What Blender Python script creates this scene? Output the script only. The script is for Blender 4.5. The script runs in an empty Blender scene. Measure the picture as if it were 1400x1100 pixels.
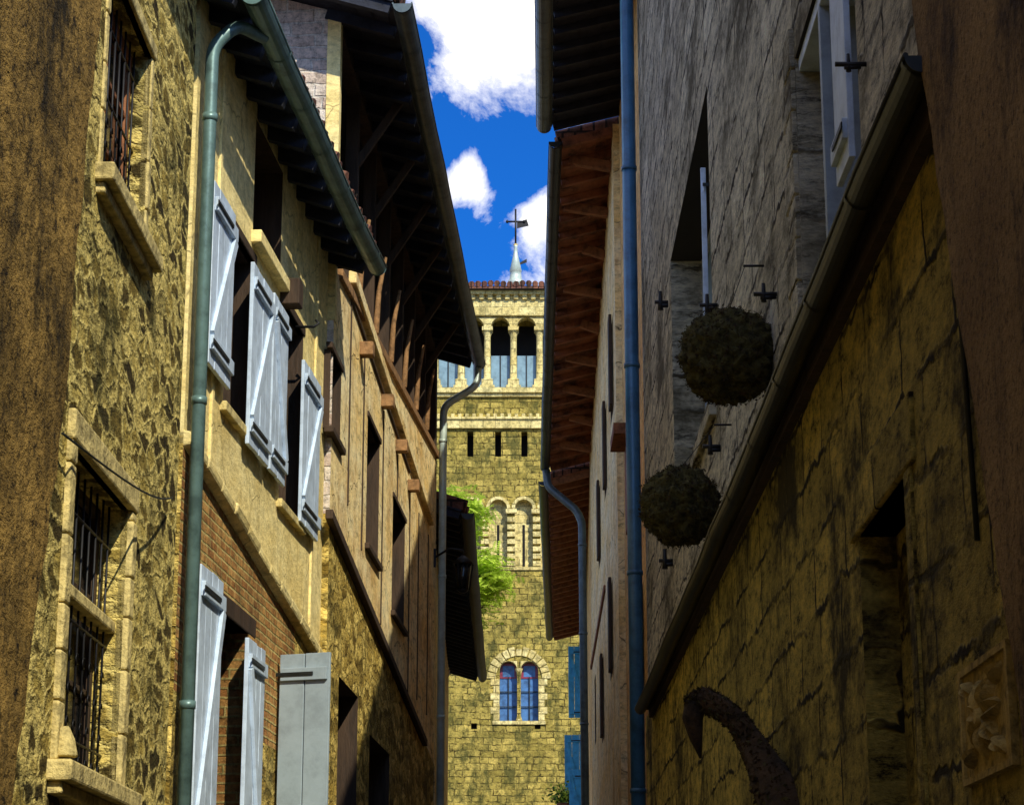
import bpy, bmesh, math, random
from mathutils import Vector, Matrix, Euler, noise
random.seed(7)
E=1.6; F=3000.0; PIT=math.radians(15); YAW=0.0033
RM=Euler((math.pi/2+PIT,0,YAW)).to_matrix()
EYE=Vector((0,0,E))
sc=bpy.context.scene
def ray(u,v): return RM@Vector(((u-700)/F,(550-v)/F,-1))
Z=Vector((0,0,1))

class Wall:
    """vertical facade plane, A->B in plan, n points into the alley"""
    def __init__(s,ax,ay,bx,by,right=False):
        s.A=Vector((ax,ay,0)); s.B=Vector((bx,by,0)); s.L=(s.B-s.A).length
        s.d=(s.B-s.A).normalized()
        s.n=Vector((-s.d.y,s.d.x,0)) if right else Vector((s.d.y,-s.d.x,0))
    def pt(s,a,z,o=0): return s.A+s.d*a+s.n*o+Z*z
    def hit(s,u,v,o=0):
        r=ray(u,v); q=s.A+s.n*o
        t=(q-EYE).dot(s.n)/r.dot(s.n); p=EYE+r*t
        return ((p-s.A).dot(s.d), p.z)
    def P(s,u,v,o=0):
        a,z=s.hit(u,v,o); return s.pt(a,z,o)
    def rect(s,u0,u1,vt,vb,o=0):
        um=(u0+u1)/2; vm=(vt+vb)/2
        a0=s.hit(u0,vm,o)[0]; a1=s.hit(u1,vm,o)[0]
        return [min(a0,a1),max(a0,a1),s.hit(um,vb,o)[1],s.hit(um,vt,o)[1]]

class MB:
    def __init__(s): s.v=[];s.f=[];s.m=[];s.sm=[];s.mats=[]
    def mi(s,m):
        if m not in s.mats: s.mats.append(m)
        return s.mats.index(m)
    def face(s,pts,mat,smooth=False):
        b=len(s.v); s.v+= [Vector(p) for p in pts]; s.f.append(list(range(b,b+len(pts)))); s.m.append(s.mi(mat)); s.sm.append(smooth)
    def hexa(s,p,mat):
        b=len(s.v); s.v+=[Vector(q) for q in p]; k=s.mi(mat)
        for q in ((3,2,1,0),(4,5,6,7),(0,1,5,4),(1,2,6,5),(2,3,7,6),(3,0,4,7)):
            s.f.append([b+i for i in q]); s.m.append(k); s.sm.append(False)
    def wbox(s,W,a0,a1,z0,z1,o0,o1,mat):
        s.hexa([W.pt(a0,z0,o0),W.pt(a1,z0,o0),W.pt(a1,z0,o1),W.pt(a0,z0,o1),W.pt(a0,z1,o0),W.pt(a1,z1,o0),W.pt(a1,z1,o1),W.pt(a0,z1,o1)],mat)
    def beam(s,p,q,w,h,mat,up=Z):
        p=Vector(p);q=Vector(q);d=(q-p).normalized(); x=d.cross(up).normalized()*w/2; y=x.cross(d).normalized()*h/2
        s.hexa([p-x-y,p+x-y,q+x-y,q-x-y,p-x+y,p+x+y,q+x+y,q-x+y],mat)
    def tube(s,pts,r,mat,n=12,jit=0):
        pts=[Vector(p) for p in pts]; N=len(pts); rs=r if isinstance(r,(list,tuple)) else [r]*N
        k=s.mi(mat); b=len(s.v); pref=None
        for i,p in enumerate(pts):
            d=(pts[min(i+1,N-1)]-pts[max(i-1,0)]).normalized()
            if pref is None:
                pref=d.cross(Vector((0.31,0.2,0.93)) if abs(d.z)<0.9 else Vector((1,0,0))).normalized()
            x=(pref-d*pref.dot(d)).normalized(); pref=x; y=d.cross(x)
            for j in range(n):
                a=2*math.pi*j/n; rr=rs[i]*(1+jit*random.uniform(-1,1))
                s.v.append(p+(x*math.cos(a)+y*math.sin(a))*rr)
        for i in range(N-1):
            for j in range(n):
                j2=(j+1)%n
                s.f.append([b+i*n+j,b+i*n+j2,b+(i+1)*n+j2,b+(i+1)*n+j]); s.m.append(k); s.sm.append(True)
        for e in (0,N-1):
            s.f.append([b+e*n+j for j in range(n)]); s.m.append(k); s.sm.append(False)
    def build(s,name,parent=None,bevel=0):
        me=bpy.data.meshes.new(name); me.from_pydata([tuple(v) for v in s.v],[],s.f)
        for m in s.mats: me.materials.append(m)
        for i,p in enumerate(me.polygons): p.material_index=s.m[i]; p.use_smooth=s.sm[i]
        bm=bmesh.new(); bm.from_mesh(me); bmesh.ops.recalc_face_normals(bm,faces=bm.faces)
        uv=bm.loops.layers.uv.new("UVMap")
        for f in bm.faces:
            nn=f.normal
            for l in f.loops:
                c=l.vert.co
                if abs(nn.z)>abs(nn.x) and abs(nn.z)>abs(nn.y): l[uv].uv=(c.y,c.x)
                elif abs(nn.x)>abs(nn.y): l[uv].uv=(c.y,c.z)
                else: l[uv].uv=(c.x,c.z)
        bm.to_mesh(me); bm.free()
        ob=bpy.data.objects.new(name,me); sc.collection.objects.link(ob)
        if parent: ob.parent=parent
        if bevel:
            b=ob.modifiers.new("bev",'BEVEL'); b.width=bevel; b.segments=2; b.limit_method='ANGLE'
        return ob
def empty(name):
    e=bpy.data.objects.new(name,None); sc.collection.objects.link(e); e.empty_display_size=.3; return e

# ---------------------------------------------------------------- materials
class NT:
    def __init__(s,name):
        s.mat=bpy.data.materials.new(name); s.mat.use_nodes=True; s.t=s.mat.node_tree
        s.b=s.t.nodes["Principled BSDF"]; s.b.inputs["Roughness"].default_value=.9
        s.b.inputs["Specular IOR Level"].default_value=.2
    def n(s,ty,**k):
        x=s.t.nodes.new(ty)
        for a,b in k.items(): setattr(x,a,b)
        return x
    def l(s,a,b): s.t.links.new(a,b)
    def coord(s,kind="UV"): return s.n("ShaderNodeTexCoord").outputs[kind]
    def val(s,sock,v):
        if hasattr(v,'links') or hasattr(v,'is_linked'): s.l(v,sock)
        else: sock.default_value=v
    def noise(s,vec,scale,detail=4,rough=.6,out="Fac"):
        x=s.n("ShaderNodeTexNoise"); s.l(vec,x.inputs["Vector"]); x.inputs["Scale"].default_value=scale
        x.inputs["Detail"].default_value=detail; x.inputs["Roughness"].default_value=rough; return x.outputs[out]
    def vm(s,op,a,b=None):
        x=s.n("ShaderNodeVectorMath",operation=op); s.val(x.inputs[0],a)
        if b is not None: s.val(x.inputs[1],b)
        return x.outputs[0]
    def m(s,op,a,b=None,c=None,clamp=False):
        x=s.n("ShaderNodeMath",operation=op,use_clamp=clamp); s.val(x.inputs[0],a)
        if b is not None: s.val(x.inputs[1],b)
        if c is not None: s.val(x.inputs[2],c)
        return x.outputs[0]
    def ramp(s,fac,stops):
        x=s.n("ShaderNodeValToRGB"); s.l(fac,x.inputs[0]); r=x.color_ramp
        while len(r.elements)<len(stops): r.elements.new(.5)
        for e,(p,c) in zip(r.elements,stops):
            e.position=p; e.color=(c,c,c,1) if isinstance(c,(int,float)) else (*c,1)
        return x.outputs[0]
    def mix(s,fac,a,b,bt='MIX'):
        x=s.n("ShaderNodeMix",data_type='RGBA',blend_type=bt); s.val(x.inputs[0],fac)
        for i,v in ((6,a),(7,b)):
            if isinstance(v,tuple): x.inputs[i].default_value=(*v,1)
            else: s.l(v,x.inputs[i])
        return x.outputs[2]
    def warp(s,vec,scale,amt):
        c=s.noise(vec,scale,2,.5,"Color"); c=s.vm('SUBTRACT',c,(.5,.5,.5))
        return s.vm('ADD',vec,s.vm('MULTIPLY',c,(amt,amt,amt)))
    def bump(s,h,strength=.8,dist=.03):
        x=s.n("ShaderNodeBump"); x.inputs["Strength"].default_value=strength; x.inputs["Distance"].default_value=dist
        s.l(h,x.inputs["Height"]); s.l(x.outputs[0],s.b.inputs["Normal"])
    def col(s,c): s.l(c,s.b.inputs["Base Color"])

def weather_and_shade(k,vec,col,lo=.45,hi=1.25,stain=(.05,.035,.02),amt=.75,str_=.6,spk=12,thr=.50):
    f=k.noise(vec,spk,5,.85); sp=k.ramp(f,[(.36,lo),(.47,.9),(.60,hi)])  # speckle is weathering plus deep shadow contrast put into the colour
    col=k.mix(1.0,col,sp,'MULTIPLY')
    g=k.noise(k.vm('MULTIPLY',vec,(1.3,str_,1)),1.3,6,.78); gm=k.ramp(g,[(thr,0.0),(thr+.13,amt)])
    return k.mix(gm,col,stain)

def rubble(name,cs,mortar,scale=(3.2,6.5),amt=.6,lo=.3,dist=.04,mw=.07,stain=(.07,.06,.015)):
    k=NT(name); uv=k.coord(); w=k.warp(uv,2.5,.25); w=k.warp(w,13,.09)
    v=k.vm('MULTIPLY',w,(scale[0],scale[1],1))
    def vor(feat):
        x=k.n("ShaderNodeTexVoronoi",feature=feat,voronoi_dimensions='2D'); x.inputs["Scale"].default_value=1; x.inputs["Randomness"].default_value=1
        k.l(v,x.inputs["Vector"]); return x
    a=vor('F1'); e=vor('DISTANCE_TO_EDGE')
    sep=k.n("ShaderNodeSeparateColor"); k.l(a.outputs["Color"],sep.inputs[0])
    n=len(cs); st=k.ramp(sep.outputs[0],[((i+.3)/n,c) for i,c in enumerate(cs)])
    nv=k.vm('MULTIPLY',uv,(.6,1.1,1))
    nm=k.noise(nv,9,5,.75); ed=k.m('ADD',e.outputs["Distance"],k.m('MULTIPLY',k.m('SUBTRACT',nm,.5),.55))
    msk=k.ramp(ed,[(mw*.5,0.0),(mw*1.6+.03,1.0)])
    c=k.mix(msk,mortar,st); c=weather_and_shade(k,nv,c,lo=lo,amt=amt,stain=stain,spk=14); k.col(c)
    h=k.m('ADD',k.m('MULTIPLY',k.m('MINIMUM',ed,.22),2.4),k.m('MULTIPLY',nm,1.3)); k.bump(h,1,dist)
    return k.mat
def ashlar(name,c1,c2,mortar,bw=.5,bh=.24,ms=.012,wa=.05,amt=.6,lo=.4,dist=.03,stain=(.05,.035,.02),brk=.48,hi=1.25,spk=12,thr=.50,an=1.0):
    k=NT(name); uv=k.coord(); w=k.warp(uv,.9,wa*1.6); w=k.warp(w,9,wa*.8)
    b=k.n("ShaderNodeTexBrick"); k.l(w,b.inputs["Vector"]); b.inputs["Scale"].default_value=1
    b.inputs["Brick Width"].default_value=bw; b.inputs["Row Height"].default_value=bh; b.inputs["Mortar Size"].default_value=ms
    b.inputs["Mortar Smooth"].default_value=.6
    mid=tuple((x+y)*.45 for x,y in zip(c1,c2))
    b.inputs["Color1"].default_value=(*c1,1); b.inputs["Color2"].default_value=(*c2,1); b.inputs["Mortar"].default_value=(*mid,1)
    b.offset_frequency=2; b.squash=.7; b.squash_frequency=3; b.offset=.37
    nv=k.vm('MULTIPLY',uv,(an,1,1)) if an!=1 else uv
    nb=k.noise(nv,3.1,4,.7)
    jm=k.m('MULTIPLY',b.outputs["Fac"],k.ramp(nb,[(brk-.06,0.05),(brk+.08,1.0)]))
    c=k.mix(jm,b.outputs["Color"],mortar)
    c=weather_and_shade(k,nv,c,lo=lo,amt=amt,stain=stain,hi=hi,spk=spk,thr=thr); k.col(c)
    h=k.m('ADD',k.m('MULTIPLY',k.m('SUBTRACT',1,jm),.8),k.m('MULTIPLY',k.noise(nv,13,6,.85),1.5)); k.bump(h,1,dist)
    return k.mat
def plaster(name,c,c2,amt=.3,lo=.75,dist=.012,stain=(.12,.08,.03),rough=20,cr=.5,spk=12,an=1.0):
    k=NT(name); uv=k.coord(); nv=k.vm('MULTIPLY',uv,(an,1,1)); n=k.noise(nv,1.6,4,.6); col=k.mix(k.ramp(n,[(.35,0.),(.65,1.)]),c,c2)
    st=k.noise(k.vm('MULTIPLY',uv,(5*an,.5,1)),1.5,4,.6); col=k.mix(k.ramp(st,[(.52,0.),(.75,.5)]),col,stain)
    col=weather_and_shade(k,nv,col,lo=lo,hi=1.12,stain=stain,amt=amt,spk=spk); h=k.noise(nv,rough,5,.75)
    if cr:
        x=k.n("ShaderNodeTexVoronoi",feature='DISTANCE_TO_EDGE',voronoi_dimensions='2D'); x.inputs["Scale"].default_value=.9; k.l(k.warp(uv,3,.5),x.inputs["Vector"])
        cm=k.ramp(x.outputs["Distance"],[(.0,cr),(.012,0.)]); col=k.mix(cm,col,(.06,.04,.02)); h=k.m('ADD',h,k.m('MULTIPLY',cm,-.6))
    k.col(col); k.bump(h,1,dist); return k.mat
def simple(name,c,rough=.6,var=.35,scale=6,metal=0,spec=.4,bump=.004,co="Object",stretch=(1,1,1)):
    k=NT(name); v=k.vm('MULTIPLY',k.coord(co),stretch); n=k.noise(v,scale,5,.7)
    d=tuple(x*(1-var) for x in c); l=tuple(min(1,x*(1+var*.5)) for x in c)
    col=k.ramp(n,[(.35,d),(.52,c),(.68,l)]); k.col(col); k.b.inputs["Roughness"].default_value=rough; k.b.inputs["Metallic"].default_value=metal
    k.b.inputs["Specular IOR Level"].default_value=spec
    if bump: k.bump(n,1,bump*3)
    return k.mat
def tiles(name):
    k=NT(name); uv=k.coord(); b=k.n("ShaderNodeTexBrick"); k.l(uv,b.inputs["Vector"]); b.inputs["Scale"].default_value=1
    b.inputs["Brick Width"].default_value=.2; b.inputs["Row Height"].default_value=.33; b.inputs["Mortar Size"].default_value=.02
    b.inputs["Color1"].default_value=(.26,.11,.07,1); b.inputs["Color2"].default_value=(.13,.06,.05,1); b.inputs["Mortar"].default_value=(.03,.02,.02,1)
    k.col(weather_and_shade(k,uv,b.outputs["Color"])); k.bump(k.m('SUBTRACT',1,b.outputs["Fac"]),1,.05); return k.mat

m_rub1=rubble("ochre_rubble",[(.05,.035,.009),(.17,.12,.025),(.46,.34,.08),(.70,.55,.17)],(.70,.56,.18),(3.6,9),mw=.11,amt=.88,lo=.14,stain=(.045,.042,.010))
m_rub2=rubble("ochre_rubble_lower",[(.20,.13,.022),(.55,.38,.08),(.82,.61,.17)],(.50,.36,.09),(3.2,8.5),amt=.75,lo=.2)
m_brick=ashlar("old_brick",(.46,.20,.06),(.68,.38,.12),(.62,.49,.18),.24,.07,.012,.02,amt=.6,brk=.3)
m_pl2=plaster("cream_plaster",(.95,.80,.38),(.90,.70,.27),amt=.35,lo=.65,stain=(.34,.23,.05),an=.6)
m_pl3=plaster("orange_cream_plaster",(.97,.84,.50),(.95,.68,.26),amt=.5,lo=.4,cr=.9,stain=(.42,.19,.035),an=.5,spk=8)
m_gable=ashlar("gable_stone",(.92,.82,.70),(.68,.50,.40),(.82,.74,.64),.45,.13,.014,.05,amt=.5,brk=.3,stain=(.3,.22,.16))
m_tower=ashlar("tower_stone",(.72,.56,.14),(.38,.30,.065),(.14,.11,.03),.44,.215,.024,.09,amt=.88,lo=.2,dist=.07,stain=(.11,.11,.03),brk=.50,spk=5,thr=.47)
m_towerL=ashlar("tower_dressed_stone",(.86,.74,.34),(.68,.55,.21),(.2,.16,.08),.6,.3,.012,.03,amt=.65,lo=.35,stain=(.20,.18,.07),spk=6)
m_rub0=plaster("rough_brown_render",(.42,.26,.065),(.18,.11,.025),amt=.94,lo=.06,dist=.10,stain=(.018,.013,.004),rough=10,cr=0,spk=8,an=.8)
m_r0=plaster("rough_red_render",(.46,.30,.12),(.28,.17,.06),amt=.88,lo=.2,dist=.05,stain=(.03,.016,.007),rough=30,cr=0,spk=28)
m_r1=ashlar("weathered_slab_stone",(.82,.63,.14),(.48,.37,.08),(.025,.017,.007),.95,.33,.022,.11,amt=.95,lo=.08,dist=.08,stain=(.04,.030,.008),brk=.47,spk=10,thr=.485,hi=1.35,an=.45)
m_r1b=ashlar("pale_slab_stone",(.86,.80,.60),(.62,.56,.39),(.05,.04,.025),1.3,.38,.026,.12,amt=.90,lo=.16,dist=.08,stain=(.13,.11,.06),brk=.47,spk=9,thr=.49,hi=1.35,an=.3)
m_r2=plaster("warm_plaster",(.90,.62,.25),(.76,.42,.14),amt=.6,lo=.4,stain=(.24,.12,.03),an=.4)
m_stone=simple("dressed_stone",(.60,.48,.19),.9,.6,9,bump=.01)
m_carve=simple("carved_ochre_stone",(.38,.28,.085),.95,.65,14,bump=.006)
m_lilac=simple("shutter_pale_paint",(.52,.63,.76),.5,.25,5,bump=.002)
m_greyb=simple("grey_blue_paint",(.30,.36,.40),.5,.3,5,bump=.002)
m_grey=simple("shutter_grey_paint",(.30,.37,.41),.6,.2,4,bump=.001)
m_wood=simple("old_brown_wood",(.05,.028,.015),.8,.5,8,bump=.006,stretch=(1,1,.2))
m_redwood=simple("red_brown_wood",(.28,.11,.045),.8,.5,8,bump=.006)
m_dullw=simple("dull_timber",(.30,.16,.065),.85,.55,9,bump=.006)
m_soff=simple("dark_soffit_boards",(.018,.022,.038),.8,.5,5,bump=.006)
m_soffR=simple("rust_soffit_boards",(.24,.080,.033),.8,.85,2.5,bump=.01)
m_zinc=simple("zinc_green_grey",(.13,.22,.21),.4,.4,5,metal=.3,spec=.5,bump=.001)
m_zincL=simple("zinc_pale",(.50,.60,.55),.4,.25,5,metal=.2,spec=.5,bump=.001)
m_zincB=simple("slate_blue_paint",(.045,.14,.25),.35,.4,4,metal=.1,spec=.5,bump=.001)
m_dgut=simple("dark_old_zinc",(.022,.026,.026),.45,.4,6,metal=.3,bump=.001)
m_ggut=simple("grey_old_zinc",(.09,.12,.13),.4,.4,6,metal=.3,bump=.001)
m_iron=simple("black_iron",(.012,.012,.014),.5,.3,10,metal=.3,bump=0)
m_tile=tiles("roman_tiles")
m_gl=simple("dark_glass",(.010,.012,.014),.15,.5,3,spec=.4,bump=0)
m_glb=simple("blue_leaded_glass",(.06,.17,.42),.35,.5,4,spec=.6,bump=.002)
m_glr=simple("red_leaded_glass",(.28,.03,.06),.35,.4,4,spec=.6,bump=.002)
m_glg=simple("slate_glass",(.20,.32,.40),.3,.3,4,spec=.6,bump=.001)
m_dark=simple("dark_interior_and_shade",(.010,.009,.009),.9,.3,3,bump=0)
m_moss=simple("dry_moss",(.085,.070,.018),1,.8,14,bump=.02)
m_bark=simple("brown_twigs",(.05,.027,.011),1,.7,10,bump=.01)
m_blue=simple("turquoise_paint",(.05,.36,.66),.5,.3,5)
def leafmat(name,c):
    k=NT(name); v=k.coord("Object"); n=k.noise(v,3,3,.7); col=k.ramp(n,[(.35,tuple(x*.5 for x in c)),(.6,c)]); k.col(col)
    k.b.inputs["Roughness"].default_value=.6
    tr=k.n("ShaderNodeBsdfTranslucent"); k.l(col,tr.inputs[0]); mx=k.n("ShaderNodeMixShader"); mx.inputs[0].default_value=.45
    k.l(k.b.outputs[0],mx.inputs[1]); k.l(tr.outputs[0],mx.inputs[2]); k.l(mx.outputs[0],k.t.nodes["Material Output"].inputs[0]); return k.mat
m_leaf=leafmat("bright_leaf",(.66,.85,.10)); m_leafD=leafmat("dark_leaf",(.06,.15,.03))

# ---------------------------------------------------------------- builders
def facade(W,z0,z1,holes,mat,name,parent,D=5,top=None,bot=None,endmat=None,matfn=None,cuts=(),depth=.3,rev=None,ceil=None):
    """wall with real recessed openings; holes: [s0,s1,z0,z1,depth,backmat]"""
    mb=MB(); H=[]
    for h in holes:
        h=list(h)
        if len(h)<5: h+= [depth]
        if len(h)<6: h+= [m_gl]
        h[2]=max(h[2],z0+.02); H.append(h)
    S=sorted(set([0,W.L]+[round(x,4) for h in H for x in h[:2]])); ZZ=sorted(set([z0,z1]+[round(x,4) for h in H for x in h[2:4]]+list(cuts)))
    S=[x for x in S if 0<=x<=W.L+1e-6]
    S2=[S[0]]
    for x in S[1:]:
        while x-S2[-1]>2.2: S2.append(S2[-1]+2)
        S2.append(x)
    S=S2
    def zz(s,j):
        if j==0 and bot: return bot(s)
        if j==len(ZZ)-1 and top: return top(s)
        return ZZ[j]
    for i in range(len(S)-1):
        for j in range(len(ZZ)-1):
            sc_=(S[i]+S[i+1])/2; zc=(ZZ[j]+ZZ[j+1])/2
            if any(h[0]<sc_<h[1] and h[2]<zc<h[3] for h in H): continue
            m=matfn(sc_,zc) if matfn else mat
            mb.face([W.pt(S[i],zz(S[i],j)),W.pt(S[i+1],zz(S[i+1],j)),W.pt(S[i+1],zz(S[i+1],j+1)),W.pt(S[i],zz(S[i],j+1))],m)
    rm=rev or mat; cm=ceil or rm
    for s0,s1,a,b,dp,bk in H:
        mb.face([W.pt(s0,a),W.pt(s1,a),W.pt(s1,a,-dp),W.pt(s0,a,-dp)],rm)
        mb.face([W.pt(s0,b),W.pt(s1,b),W.pt(s1,b,-dp),W.pt(s0,b,-dp)],cm)
        mb.face([W.pt(s0,a),W.pt(s0,b),W.pt(s0,b,-dp),W.pt(s0,a,-dp)],rm)
        mb.face([W.pt(s1,a),W.pt(s1,b),W.pt(s1,b,-dp),W.pt(s1,a,-dp)],rm)
        mb.face([W.pt(s0,a,-dp),W.pt(s1,a,-dp),W.pt(s1,b,-dp),W.pt(s0,b,-dp)],bk)
    em=endmat or mat; a0=0; a1=W.L
    for a in (a0,a1):
        mb.face([W.pt(a,zz(a,0)),W.pt(a,zz(a,len(ZZ)-1)),W.pt(a,zz(a,len(ZZ)-1),-D),W.pt(a,zz(a,0),-D)],em)
    zt0=zz(a0,len(ZZ)-1); zt1=zz(a1,len(ZZ)-1)
    mb.face([W.pt(a0,zz(a0,0),-D),W.pt(a1,zz(a1,0),-D),W.pt(a1,zt1,-D),W.pt(a0,zt0,-D)],em)
    mb.face([W.pt(a0,zt0),W.pt(a1,zt1),W.pt(a1,zt1,-D),W.pt(a0,zt0,-D)],em)
    return mb.build(name,parent)

def win_frame(mb,W,h,dp,mat,nv=1,nh=2,w=.05):
    s0,s1,a,b=h[:4]; o1=-dp+.045; o0=-dp+.004
    for s in (s0,s1-w): mb.wbox(W,s,s+w,a,b,o0,o1,mat)
    for z in (a,b-w): mb.wbox(W,s0+w,s1-w,z,z+w,o0,o1-.003,mat)
    for i in range(nv):
        s=s0+(s1-s0)*(i+1)/(nv+1); mb.wbox(W,s-w/2,s+w/2,a+w,b-w,o0,o1-.006,mat)
    for i in range(nh):
        z=a+(b-a)*(i+1)/(nh+1); mb.wbox(W,s0+w,s1-w,z-.015,z+.015,o0,o1-.012,mat)
def surround(mb,W,h,w,p,mat,sill=True):
    s0,s1,a,b=h[:4]
    for q0,q1 in ((s0-w,s0),(s1,s1+w)):
        z=a
        while z<b-.02:
            z2=min(b,z+random.uniform(.22,.38)); mb.wbox(W,q0,q1,z+.003,z2-.003,-.05,p+random.uniform(-.004,.006),mat); z=z2
    mb.wbox(W,s0-w,s1+w,b,b+w*1.2,-.05,p+.01,mat)
    if sill: mb.wbox(W,s0-w-.06,s1+w+.06,a-.10,a,-.05,p+.09,mat); mb.wbox(W,s0-w-.02,s1+w+.02,a-.16,a-.10,-.05,p+.04,mat)
def shutter(name,parent,o,d,n,w,h,mat,brace=True,nb=4,flip=False):
    mb=MB(); bw=w/nb
    def bx(a0,a1,z0,z1,t0,t1):
        P=lambda a,z,t:o+d*a+n*t+Z*z
        mb.hexa([P(a0,z0,t0),P(a1,z0,t0),P(a1,z0,t1),P(a0,z0,t1),P(a0,z1,t0),P(a1,z1,t0),P(a1,z1,t1),P(a0,z1,t1)],mat)
    for i in range(nb): bx(i*bw+.004,(i+1)*bw-.004,random.uniform(0,.012),h-random.uniform(0,.012),0,.028+random.uniform(0,.004))
    for z in ((.10,.2),(h-.22,h-.12)): bx(.02,w-.02,z[0],z[1],.029,.058)
    if brace:
        a,b=(.05,w-.05) if not flip else (w-.05,.05)
        mb.beam(o+d*a+n*.044+Z*.2,o+d*b+n*.044+Z*(h-.22),.028,.09,mat,up=n.cross(d))
    for z in (.15,h-.17):
        mb.beam(o+d*(-.02)+n*.064+Z*z,o+d*(w*.7)+n*.064+Z*z,.008,.03,m_dgut,up=Z)
    return mb.build(name,parent,bevel=.004)
def gutter(mb,p,q,r,mat,n,strap=.9):
    d=(q-p).normalized(); L=(q-p).length; x=Vector((n.x,n.y,0)).normalized()
    def arc(c,rr): return [c+x*math.cos(a)*rr+Z*math.sin(a)*rr for a in [math.pi+i*math.pi/10 for i in range(11)]]
    N=max(2,int(L/1.0)); pts=[p+d*(L*i/N)+Z*random.uniform(-.012,.012)-Z*0.03*math.sin(math.pi*i/N)+x*random.uniform(-.006,.006) for i in range(N+1)]
    def seg(a,b,rr):
        A=arc(a,rr);B=arc(b,rr)
        for i in range(10): mb.face([A[i],A[i+1],B[i+1],B[i]],mat,True)
    for i in range(N): seg(pts[i],pts[i+1],r)
    for c in (p,q): mb.face(arc(c,r),mat)
    k=int(L/strap)
    for i in range(k+1):
        t=min(L-.05,(.03+i*strap)); f=t/L*N; j=min(N-1,int(f)); c=pts[j].lerp(pts[j+1],f-j); seg(c,c+d*.035,r+.007)
    for sx in (-1,1): mb.tube([pts[i]+x*sx*r for i in range(N+1)],.009,mat,6)
def eave(parent,W,g0,g1,over,slope,m_s,gm,r=.075,step=.5,ridge=3.2,name="roof",rafter=(.08,.11),rm=None):
    n=W.n; mb=MB(); rm=rm or m_s
    def q(g,t,dz=0): return g-n*t+Z*(slope*t+dz)
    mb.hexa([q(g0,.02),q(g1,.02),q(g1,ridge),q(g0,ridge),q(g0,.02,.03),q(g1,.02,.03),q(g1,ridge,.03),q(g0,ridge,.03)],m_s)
    L=(g1-g0).length; d=(g1-g0).normalized(); nt=max(2,int(L/.22))
    for i in range(nt):
        c=g0+d*((i+.5)*L/nt); mb.tube([q(c,random.uniform(-.07,-.03),.135),q(c,ridge*.5,.14),q(c,ridge,.135)],[.09,.085,.08],m_tile,8)
    mb.hexa([q(g0,-.0,.031),q(g1,-.0,.031),q(g1,ridge,.031),q(g0,ridge,.031),q(g0,-.0,.10),q(g1,-.0,.10),q(g1,ridge,.10),q(g0,ridge,.10)],m_tile)
    mb.build(name,parent)
    mr=MB(); k=max(2,int(L/step))
    for i in range(k+1):
        c=g0+d*(.05+(L-.1)*i/k+random.uniform(-.03,.03)); mr.beam(q(c,.05,-rafter[1]/2-.002),q(c,over+.1,-rafter[1]/2-.002),rafter[0],rafter[1],rm)
    for t in [x*.16+.1 for x in range(int(over/.16))]:
        mr.beam(q(g0,t,-.006),q(g1,t,-.006),.006,.012,rm,up=n)
    mr.build("rafters",parent)
    mg=MB(); gutter(mg,g0+n*r*.8-Z*.02,g1+n*r*.8-Z*.02,r,gm,n); mg.build("gutter",parent)
def pipe(name,pts,r,mat,parent=None,collars=2.0):
    mb=MB(); P=[Vector(p) for p in pts]; R=[P[0]]
    for i in range(1,len(P)-1):
        a=(P[i-1]-P[i]); b=(P[i+1]-P[i]); k=min(.14,a.length*.4,b.length*.4)
        p0=P[i]+a.normalized()*k; p2=P[i]+b.normalized()*k
        for t in (0,.25,.5,.75,1): R.append(p0*(1-t)**2+P[i]*2*t*(1-t)+p2*t*t)
    R.append(P[-1]); mb.tube(R,r,mat,14)
    for i in range(len(P)-1):
        L=(P[i+1]-P[i]).length; d=(P[i+1]-P[i]).normalized()
        if L>1:
            t=.5
            while t<L-.2:
                c=P[i]+d*t; mb.tube([c,c+d*.05],r*1.14,mat,14); t+=collars
    return mb.build(name,parent)
def tuft(mb,c,size,mat,dirn=None):
    a=Vector([random.gauss(0,1) for _ in range(3)]).normalized()
    b=a.cross(Vector([random.gauss(0,1) for _ in range(3)])).normalized()
    mb.face([c-a*size,c+b*size*.45,c+a*size,c-b*size*.45],mat)

# ================================================================ LEFT SIDE
h=empty("rendered_house"); mb=MB()
seg=[(9.75,E+6.8),(9.45,E+4.46),(9.25,E+3.6),(9.08,E+2.4),(8.8,E+1.5),(8.5,E+.6),(8.3,0)]
sub=[]
for (y1,z1),(y0,z0) in zip(seg[:-1],seg[1:]):
    for i in range(6):
        t=i/6; sub.append((y1+(y0-y1)*t+random.uniform(-.035,.035),z1+(z0-z1)*t))
sub.append(seg[-1])
for (y1,z1),(y0,z0) in zip(sub[:-1],sub[1:]):
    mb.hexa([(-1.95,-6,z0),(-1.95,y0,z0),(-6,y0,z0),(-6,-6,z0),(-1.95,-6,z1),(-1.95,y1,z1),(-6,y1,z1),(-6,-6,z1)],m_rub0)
mb.build("walls",h)
mb=MB(); mb.hexa([(-1.8,-6,E+6.82),(-1.8,9.5,E+6.82),(-6,9.5,E+7.6),(-6,-6,E+7.6),(-1.8,-6,E+6.9),(-1.8,9.5,E+6.9),(-6,9.5,E+7.7),(-6,-6,E+7.7)],m_tile); mb.build("roof",h)

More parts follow.
